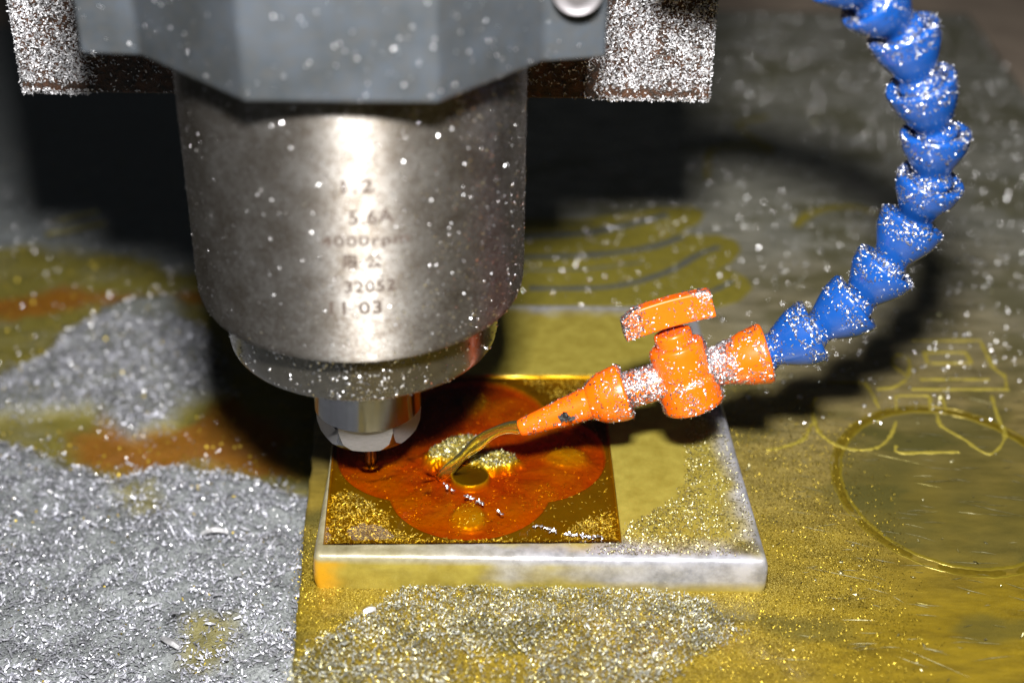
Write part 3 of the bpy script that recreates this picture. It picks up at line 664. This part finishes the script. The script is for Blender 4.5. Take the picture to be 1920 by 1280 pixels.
# engraving cutter: round shank ground to a pointed flat
def cut(r_, h, a):
    if h > zn0-.45: return r_
    return r_*(.45+.55*abs(math.cos(a-.5)))
new_obj('cutter', lathe_mesh('cutter', [(0.0, -.36), (.05, -.33), (.13, -.12), (.165, .05), (.17, .12), (.17, zn0)], 40, (SX, 0, 0), rmod=cut, sharp=.6), simple('dark_carbide', (.10, .09, .09), 1, .25, 6, .3, 0), sp)
# lettering
def lettering(txt, pxl, pxr, pyc, hpx):
    cu_ = bpy.data.curves.new('lettering', 'FONT'); cu_.body = txt; cu_.size = 1; cu_.resolution_u = 3; cu_.offset = .022; cu_.space_character = 1.1
    o = bpy.data.objects.new('tmp', cu_); col.objects.link(o); bpy.context.view_layer.update()
    me = bpy.data.meshes.new_from_object(o.evaluated_get(bpy.context.evaluated_depsgraph_get())); bpy.data.objects.remove(o); bpy.data.curves.remove(cu_)
    if not len(me.vertices): print('NO GLYPHS', txt); return
    xs = [v_.co.x for v_ in me.vertices]; ys_ = [v_.co.y for v_ in me.vertices]; mnx, mxx, mny, mxy = min(xs), max(xs), min(ys_), max(ys_)
    P0 = PY(pxl, pyc, -RB); P1 = PY(pxr, pyc, -RB); zc = P0[2]; wid = P1[0]-P0[0]; zh = PY(pxl, pyc-hpx/2, -RB)[2]-PY(pxl, pyc+hpx/2, -RB)[2]
    bm = bmesh.new(); bm.from_mesh(me); bmesh.ops.subdivide_edges(bm, edges=[e for e in bm.edges if e.calc_length() > .25], cuts=2)
    for v_ in bm.verts:
        X = P0[0]+(v_.co.x-mnx)/(mxx-mnx)*wid-SX; a = X/RB; zz = zc+((v_.co.y-mny)/(mxy-mny)-.5)*zh
        rr = RB+.006; v_.co = Vector((SX+rr*math.sin(a), -rr*math.cos(a), zz))
    bm.to_mesh(me); bm.free(); me.name = 'lettering'; new_obj('lettering', me, M_text, sp)
for a in (('1.2', 640, 700, 350, 26), ('5.6A', 654, 738, 408, 27), ('4000rpm', 602, 768, 455, 26), ('限 公', 643, 716, 491, 28), ('32052', 646, 742, 538, 22), ('11 03', 618, 716, 577, 24)): lettering(*a)

def facing(p, q): return ((CAM-p)*q).sum(1) > 0
# droplets and shavings stuck on the spindle
def kp(p, q, r):
    px = np.array([PROJ(a_) for a_ in p]); right = sstep(520, 950, px[:, 0])
    return (p[:, 1] < .6) & (p[:, 2] < 17) & (r.random(len(p)) < .25+.75*right*(.3+fbm(px[:, 0]*.02, px[:, 1]*.02)))
p, q = sample_obj([housing], 7000, 61, kp)
p, q = p[::2], q[::2]; v, f = beads(p, q, (.008, .038), 62)
p, q = sample_obj([housing], 34000, 63, kp); v2, f2 = flakes(p, q, (.02, .08), (.012, .035), .35, .01, .3, 64)
new_obj('stuck_shavings', mesh_np('stuck_shavings', np.concatenate([v, v2]), np.concatenate([f, f2+len(v)]), True), M_bead, sp, kind='stuff')
p, q = sample_obj([ring], 12000, 65, lambda p, q, r: (p[:, 1] < .5) & (r.random(len(p)) < .12+.7*sstep(.9, .0, np.abs((p[:, 0]-SX-.3)/2.2))))
v, f = beads(p[::3], q[::3], (.008, .05), 66); v2, f2 = flakes(p, q, (.02, .09), (.015, .04), .5, .01, .3, 67)
new_obj('cap_shavings', mesh_np('cap_shavings', np.concatenate([v, v2]), np.concatenate([f, f2+len(v)]), True), M_bead, sp, kind='stuff')

# ------------------------------------------------------------------ clamp round the spindle (near the lens)
YC = -RB-.75
zc = PY(640, 196, YC)[2]
cl = empty('spindle_clamp', (SX, 0, zc), 'blurred blue grey faceted clamp gripping the top of the spindle', 'clamp')
outl = [PZ(x_, y_, zc)[:2] for x_, y_ in ((150, 102), (262, 106), (458, 193), (822, 196), (1018, 118), (1136, 110))]
outl = [(a, b) for a, b in outl]+[(outl[-1][0], 4.2), (outl[0][0], 4.2)]
bm = bmesh.new(); vs0 = [bm.verts.new((a, b, zc)) for a, b in outl]; fb = bm.faces.new(vs0)
ex = bmesh.ops.extrude_face_region(bm, geom=[fb]); 
for g in ex['geom']:
    if isinstance(g, bmesh.types.BMVert): g.co.z = zc+6.5
bmesh.ops.recalc_face_normals(bm, faces=bm.faces)
bmesh.ops.bevel(bm, geom=[e for e in bm.edges], offset=.09, segments=3, affect='EDGES', profile=.5)
clamp = new_obj('clamp_body', bm_mesh('clamp_body', bm, True), M_clamp, cl)
clamp.data.polygons.foreach_set('use_smooth', [False]*len(clamp.data.polygons))
bp = PY(1082, -12, outl[4][1]-.02)
new_obj('bolt', lathe_mesh('bolt', rounded([(0, .40), (.22, .40), (.24, .30), (.42, .30), (.50, .36), (.56, .0)], .05), 40, (bp[0], bp[1]+.05, bp[2]+.15), (0, -1, 0)), M_bolt, cl)
p, q = sample_obj([clamp], 6500, 71, lambda p, q, r: (p[:, 1] < 0) & (p[:, 2] < zc+5) & (q[:, 1] < -.3) & (r.random(len(p)) < .12+.5*fbm(p[:, 0]*.8, p[:, 2]*.8)))
v, f = beads(p, q, (.010, .034), 72)
new_obj('wet_specks', mesh_np('clamp_specks', v, f, True), M_bead, cl, kind='stuff')

# ------------------------------------------------------------------ wide rusty plate behind the spindle
YR = 4.3
c0 = PY(44, 176, YR); c2 = PY(1329, 186, YR); zr = (c0[2]+c2[2])/2
rp = empty('slide_plate', ((c0[0]+c2[0])/2, YR, zr), 'wide rusty steel plate crusted with silver shavings behind the spindle', 'machine plate')
plate = new_obj('plate_body', bm_mesh('slide_plate_body', box_bm(c0[0], c2[0], YR, YR+2.0, zr, zr+12, .05, 2)), M_rust, rp)
def crust_d(p, r):
    px = np.array([PROJ(a_) for a_ in p])
    sx = px[:, 0]; side = np.maximum(sstep(195, 150, sx+(fbm(p[:, 0]*3, p[:, 2]*3)-.5)*40), sstep(1090, 1140, sx+(fbm(p[:, 0]*3, p[:, 2]*3)-.5)*50))
    band = 1-.85*sstep(.10, .14, p[:, 2]-zr)*sstep(.36, .26, p[:, 2]-zr+(fbm(p[:, 0]*4, p[:, 2])-.5)*.2)
    return (.10+.9*side*(.45+.55*sstep(.35, .6, fbm(p[:, 0]*2.2, p[:, 2]*2.2))))*band
def kc(p, q, r): return (q[:, 1] < -.5) & (p[:, 2] < zr+4.5) & (r.random(len(p)) < crust_d(p, r))
p, q = sample_obj([plate], 420000, 81, kc)
v, f = flakes(p, q, (.04, .11), (.018, .045), .55, .08, .35, 82)
new_obj('crusted_shavings', mesh_np('crusted_shavings', v, f), M_silver, rp, kind='stuff')
rr_ = np.random.default_rng(4); ne = 1800
pe = np.stack([np.where(rr_.random(ne) < .5, c0[0], c2[0])+rr_.normal(0, .02, ne), YR+rr_.uniform(0, .3, ne), rr_.uniform(zr, zr+4, ne)], -1)
pe2 = np.stack([rr_.uniform(c0[0], c2[0], 1500), YR+rr_.uniform(-.03, .1, 1500), zr+rr_.normal(0, .02, 1500)], -1)
kk = (pe2[:, 0] > PY(1130, 180, YR)[0]) | (pe2[:, 0] < PY(170, 180, YR)[0]); pe2 = pe2[kk]; pe = np.concatenate([pe, pe2])
v, f = flakes(pe, np.tile([0., -1, 0], (len(pe), 1)), (.04, .10), (.015, .04), .8, .03, .35, 84)
new_obj('edge_shavings', mesh_np('edge_shavings', v, f), M_silver, rp, kind='stuff')

# ------------------------------------------------------------------ coolant hose with valve and nozzle
hose = empty('coolant_hose', PD(1700, -200, 32), 'segmented blue coolant hose ending in an orange valve and nozzle above the block', 'coolant hose')
def tube_part(name, A, B, prof, mat_, seg=48, sharp=None):
    """prof: (radius cm, t along A->B)"""
    A = Vector(A); B = Vector(B); d = B-A; L = d.length
    return new_obj(name, lathe_mesh(name, rounded([(r_, t*L) for r_, t in prof], .09, 5), seg, A, d, sharp=sharp), mat_, hose)
SEG = [((1445, 655), (1526, 620), 37.0, 36.8), ((1540, 600), (1606, 565), 36.7, 36.5), ((1602, 552), (1664, 497), 36.4, 36.1), ((1667, 487), (1713, 413), 36.0, 35.7),
       ((1727, 386), (1747, 335), 35.5, 35.0), ((1741, 312), (1755, 247), 34.8, 34.4), ((1743, 222), (1725, 153), 34.2, 33.7), ((1716, 126), (1692, 56), 33.5, 33.1),
       ((1672, 36), (1632, -5), 33.0, 32.6), ((1615, -25), (1565, -60), 32.4, 32.0), ((1545, -75), (1490, -105), 31.8, 31.5), ((1470, -115), (1410, -140), 31.3, 31.0),
       ((1390, -150), (1330, -170), 30.8, 30.5), ((1310, -178), (1250, -195), 30.3, 30.0)]
hose_parts = []
prevB = PD(1438, 661, 37.0)
for (a, b, da, db) in SEG:
    B = PD(*b, db); d = B-prevB; L = np.linalg.norm(d); dn = d/L
    # each link: ball seated in the previous socket - waist - bell shaped socket (towards the machine)
    prof = [(.0, -.34), (.28, -.32), (.44, -.20), (.48, -.04), (.43, .07), (.40, .16), (.43, .25), (.59, .27+.28*(L-.27)), (.71, .27+.55*(L-.27)), (.765, L-.14), (.775, L-.04), (.73, L+.03), (.64, L+.04), (.57, L-.01), (.52, L-.14), (.49, L-.3)]
    sc_ = 1.03
    o = new_obj('hose_segment', lathe_mesh('hose_segment', rounded([(r_*sc_, h) for r_, h in prof], .09, 5), 56, Vector(prevB), Vector(d)), M_blue, hose)
    hose_parts.append(o); prevB = B
OD = 37.1
T0, T1 = PD(974, 803, 37.6), PD(1108, 754, 37.35)
noz = tube_part('nozzle', T0, T1, [(.0, .06), (.10, .05), (.13, 0), (.20, 0), (.23, .05), (.40, .92), (.42, 1.0)], M_orange)
T2 = PD(1174, 733, 37.25)
bell = tube_part('nozzle_socket', T1-(T2-T1)*.1, T2, [(.36, 0), (.46, .08), (.62, .35), (.70, .78), (.69, .98), (.6, 1.02), (.4, 1.0)], M_orange)
T3 = PD(1355, 684, 37.1); T4 = PD(1392, 674, 37.05); T5 = PD(1438, 661, 37.0)
neck = tube_part('valve_neck', T2-(T3-T2)*.1, T3, [(.42, 0), (.44, .12), (.42, .9), (.42, 1)], M_orange)
sock = tube_part('valve_socket', T3-(T5-T3)*.3, T5, [(.42, 0), (.47, .12), (.50, .3), (.66, .62), (.75, .93), (.73, 1.0), (.62, 1.02), (.4, .98)], M_orange)
vd = (PD(1263, 640, 36.9)-PD(1302, 768, 37.4)); vd /= np.linalg.norm(vd)
VB0 = PD(1303, 762, 37.35); VB1 = PD(1266, 644, 36.95)
body = tube_part('valve_body', VB0, VB1, [(.0, -.06), (.50, -.05), (.70, .0), (.73, .05), (.755, .05), (.75, .42), (.70, .45), (.685, .50), (.70, .56), (.70, .90), (.68, .97), (.60, 1.0), (.0, 1.0)], M_orange)
stem = tube_part('valve_stem', VB1-vd*.1, VB1+vd*.34, [(.46, 0), (.47, .6), (.46, .95), (.0, 1)], M_orange)
# lever: a slightly curved flat bar standing on the stem
pA, pB = PD(1168, 613, 36.75), PD(1335, 566, 36.7); hx = Vector(pB-pA); hl = hx.length; hx.normalize(); hu = Vector(vd)-hx*Vector(vd).dot(hx); hu.normalize(); hv = hx.cross(hu)
if hv.dot(Vector(CAM-pA)) < 0: hv = -hv
bm = bmesh.new(); nseg = 12; rows = []
for k in range(nseg+1):
    t = k/nseg; top = .33-.16*max(0, (0.16-t)/.16)+.02*math.sin(t*3); bot = -.33
    c_ = Vector(pA)+hx*(hl*t)+hu*(.05*math.sin(math.pi*t)); wd = .22
    rows.append([bm.verts.new(c_+hu*h+hv*w_) for h, w_ in ((bot, wd), (top, wd*.9), (top, -wd), (bot, -wd))])
for k in range(nseg):
    for j in range(4): bm.faces.new((rows[k][j], rows[k][(j+1) % 4], rows[k+1][(j+1) % 4], rows[k+1][j]))
bm.faces.new(rows[0]); bm.faces.new(rows[-1][::-1]); bmesh.ops.recalc_face_normals(bm, faces=bm.faces)
bmesh.ops.bevel(bm, geom=[e for e in bm.edges if e.calc_face_angle(0) > .6], offset=.045, segments=3, affect='EDGES', profile=.5)
lever = new_obj('valve_lever', bm_mesh('valve_lever', bm), M_orange, hose)
oranges = [noz, bell, neck, sock, body, stem, lever]
ncn, ncs = np.array(T2), np.array(T3)
def axial(p, A, B):
    A = np.asarray(A); B = np.asarray(B); d = B-A; return ((p-A)@d)/(d@d)
def ko(p, q, r):
    up = np.clip(q[:, 2]*.5+.6, .15, 1); n = .2+.8*sstep(.45, .6, vnoise(p[:, 0]*5+p[:, 2]*3, p[:, 1]*5-p[:, 2]*4))
    t = axial(p, T2, T3); neckd = ((t > -.02) & (t < .34)) | ((t > .85) & (t < 1.15))
    low = axial(p, VB0, VB1) < .5
    return r.random(len(p)) < np.clip(.22+.25*low+.75*neckd, 0, 1)*up*n
p, q = sample_obj(oranges, 60000, 91, lambda p, q, r: ko(p, q, r) & facing(p, q))
v, f = flakes(p, q, (.02, .12), (.010, .04), .4, .02, .3, 92)
p, q = sample_obj([neck, sock], 16000, 93, lambda p, q, r: facing(p, q) & ((axial(p, T2, T3) < .38) | ((axial(p, T2, T3) > .86) & (axial(p, T2, T3) < 1.1))) & (q[:, 2] > -.35) & (r.random(len(p)) < .7))
v2, f2 = flakes(p, q, (.04, .12), (.012, .03), .7, .05, .35, 94)
new_obj('valve_shavings', mesh_np('valve_shavings', np.concatenate([v, v2]), np.concatenate([f, f2+len(v)])), M_speckled, hose, kind='stuff')
nodes = [PD(1438, 661, 37.0)]+[PD(*b, db) for a, b, da, db in SEG]; ends = list(zip(nodes[:-1], nodes[1:]))
def kh(p, q, r):
    den = np.zeros(len(p))
    for A, B in ends:
        t = axial(p, A, B); dist = np.linalg.norm(p-(A+(B-A)*np.clip(t, 0, 1)[:, None]), axis=1)
        near = (t > -.35) & (t < 1.15) & (dist < .85); den = np.where(near, np.maximum(den, np.where(t < .30, 1.0, .09)), den)
    n = .25+.75*sstep(.4, .62, vnoise(p[:, 0]*3+p[:, 2]*4, p[:, 1]*4-p[:, 2]*2))
    return facing(p, q) & (r.random(len(p)) < den*np.clip(q[:, 2]*.6+.45, .08, 1)*n)
p, q = sample_obj(hose_parts[:10], 60000, 95, kh)
v, f = flakes(p, q, (.03, .10), (.012, .036), .45, .03, .35, 96)
p, q = sample_obj(hose_parts[:10], 4000, 97, kh); v2, f2 = beads(p, q, (.01, .035), 98)
new_obj('hose_shavings', mesh_np('hose_shavings', np.concatenate([v, v2]), np.concatenate([f, f2+len(v)])), M_speckled, hose, kind='stuff')
# water drips under the nozzle lip and the dark chip on it
cp = PD(1061, 781, 37.1)
v, f = flakes(cp[None]+np.random.default_rng(3).normal(0, .05, (14, 3)), np.tile(-F, (14, 1)), (.12, .2), (.08, .12), .5, .02, .3, 7)
new_obj('dark_chip', mesh_np('dark_chip', v, f), M_dark, label='small dark chip stuck to the orange nozzle', cat='metal chip')

# ------------------------------------------------------------------ coolant stream
sp_ = [(978, 801, 37.6), (950, 802, None), (915, 817, None), (885, 838, None), (858, 862, None), (838, 884, None), (824, 896, None)]
S0 = np.array(PD(980, 801, 37.62)); S1 = np.array(PZ(826, 893, -.25)); path = []
for (a, b, t) in ((980, 801, 0), (952, 802, .14), (918, 815, .34), (888, 836, .54), (862, 860, .74), (842, 880, .9), (826, 896, 1)):
    w = S0+(S1-S0)*t; d_ = (w-CAM)@F; path.append(Vector(PD(a, b, d_)))
fine = []
for s in range(len(path)-1):
    a = path[max(0, s-1)]; b = path[s]; c = path[s+1]; d = path[min(len(path)-1, s+2)]
    for k in range(7): t = k/7; fine.append(.5*((2*b)+(c-a)*t+(2*a-5*b+4*c-d)*t*t+(3*b-a-3*c+d)*t**3))
fine.append(path[-1]); V = []; Fc = []; sg = 20
for k, c_ in enumerate(fine):
    td = (fine[min(k+1, len(fine)-1)]-fine[max(k-1, 0)]).normalized(); n1 = td.cross(Vector((0, 0, 1))).normalized(); n2 = n1.cross(td); t = k/(len(fine)-1)
    r_ = .175-.035*math.sin(t*math.pi)+.02*math.sin(t*17)+.10*max(0, t-.85)
    for j in range(sg):
        a = 2*math.pi*j/sg; ro = 1+.10*math.cos(2*a+t*9)+.06*math.cos(3*a-t*14); V.append(c_+(n1*math.cos(a)+n2*math.sin(a))*r_*ro)
for k in range(len(fine)-1):
    for j in range(sg): Fc.append((k*sg+j, k*sg+(j+1) % sg, (k+1)*sg+(j+1) % sg, (k+1)*sg+j))
Fc.append(tuple(range(sg))[::-1]); Fc.append(tuple((len(fine)-1)*sg+j for j in range(sg)))
me = bpy.data.meshes.new('stream'); me.from_pydata([tuple(v_) for v_ in V], [], Fc); me.polygons.foreach_set('use_smooth', [True]*len(Fc))
new_obj('coolant_stream', me, M_stream, label='golden stream of coolant pouring from the orange nozzle into the pool', cat='coolant stream')

# metal specks set in lines to stand in for flash highlights on the coolant
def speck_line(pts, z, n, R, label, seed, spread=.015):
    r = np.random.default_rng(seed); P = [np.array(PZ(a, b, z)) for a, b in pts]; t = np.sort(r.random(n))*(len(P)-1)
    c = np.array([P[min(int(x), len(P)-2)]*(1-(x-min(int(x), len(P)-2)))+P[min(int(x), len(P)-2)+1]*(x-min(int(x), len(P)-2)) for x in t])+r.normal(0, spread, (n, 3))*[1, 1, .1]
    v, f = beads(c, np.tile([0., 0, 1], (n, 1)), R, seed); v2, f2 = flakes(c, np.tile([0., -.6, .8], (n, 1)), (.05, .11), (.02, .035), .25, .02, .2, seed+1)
    new_obj('highlight_specks', mesh_np('highlight_specks', np.concatenate([v, v2]), np.concatenate([f, f2+len(v)]), True), M_bead, label=label, cat='metal specks', kind='stuff')
speck_line([(831, 903), (838, 912), (848, 919)], -.01, 12, (.015, .04), 'short bent highlight made of specks just below where the stream lands', 201)
speck_line([(870, 927), (888, 936), (908, 945)], -.01, 26, (.015, .04), 'straight highlight made of specks in the middle of the coolant', 203)
speck_line([(932, 958), (943, 963)], -.01, 6, (.015, .035), 'tiny highlight made of specks right of the straight one', 205)
speck_line([(1000, 983), (1040, 995), (1100, 1006), (1130, 1006)], -.01, 60, (.01, .03), 'broken silvery highlight made of specks in the lower right corner of the pocket', 207, .03)

# ------------------------------------------------------------------ single larger chips
def chip(px0, py0, px1, py1, z, w, label, mat_=M_silver, curl=.12, group=None):
    if z is None:
        z = ZT+.5
        for _ in range(6): z = float(table_h(*PZ(px0, py0, z)[:2]))+.16
    a = Vector(PZ(px0, py0, z)); b = Vector(PZ(px1, py1, z)); d = b-a; n = Vector((-d.y, d.x, 0)).normalized(); V = []; Fc = []; K = 10
    for k in range(K+1):
        t = k/K; c_ = a.lerp(b, t)+Vector((0, 0, curl*math.sin(math.pi*t)+.03)); ww = w*.5*(.5+.5*math.sin(math.pi*min(max(t, .12), .88)))
        for s, h in ((-1, 0), (0, w*.25), (1, 0)): V.append(c_+n*(ww*s)+Vector((0, 0, h)))
        for s, h in ((1, -.03), (-1, -.03)): V.append(c_+n*(ww*s)+Vector((0, 0, h)))
    for k in range(K):
        for j in range(5): Fc.append((k*5+j, k*5+(j+1) % 5, (k+1)*5+(j+1) % 5, (k+1)*5+j))
    me = bpy.data.meshes.new('metal_chip'); me.from_pydata([tuple(v_) for v_ in V], [], Fc)
    new_obj('metal_chip', me, mat_, label=label, cat='metal chip')
chip(86, 442, 198, 420, ZT+.3, .42, 'lower of two long pale chips lying side by side at the far left', M_pale, .05)
chip(110, 416, 184, 398, ZT+.3, .38, 'upper of two pale chips lying side by side at the far left', M_pale, .05)
chip(378, 1001, 428, 998, None, .22, 'short curled silver chip with a black shadow under it on the grey shavings', M_silver, .12)
chip(304, 1196, 338, 1216, None, .20, 'flat silver chip lying on the grey shavings at the lower left', M_silver, .04)
chip(682, 1148, 704, 1142, ZS+.05, .20, 'small white chip lying in front of the block left corner', M_silver, .03)
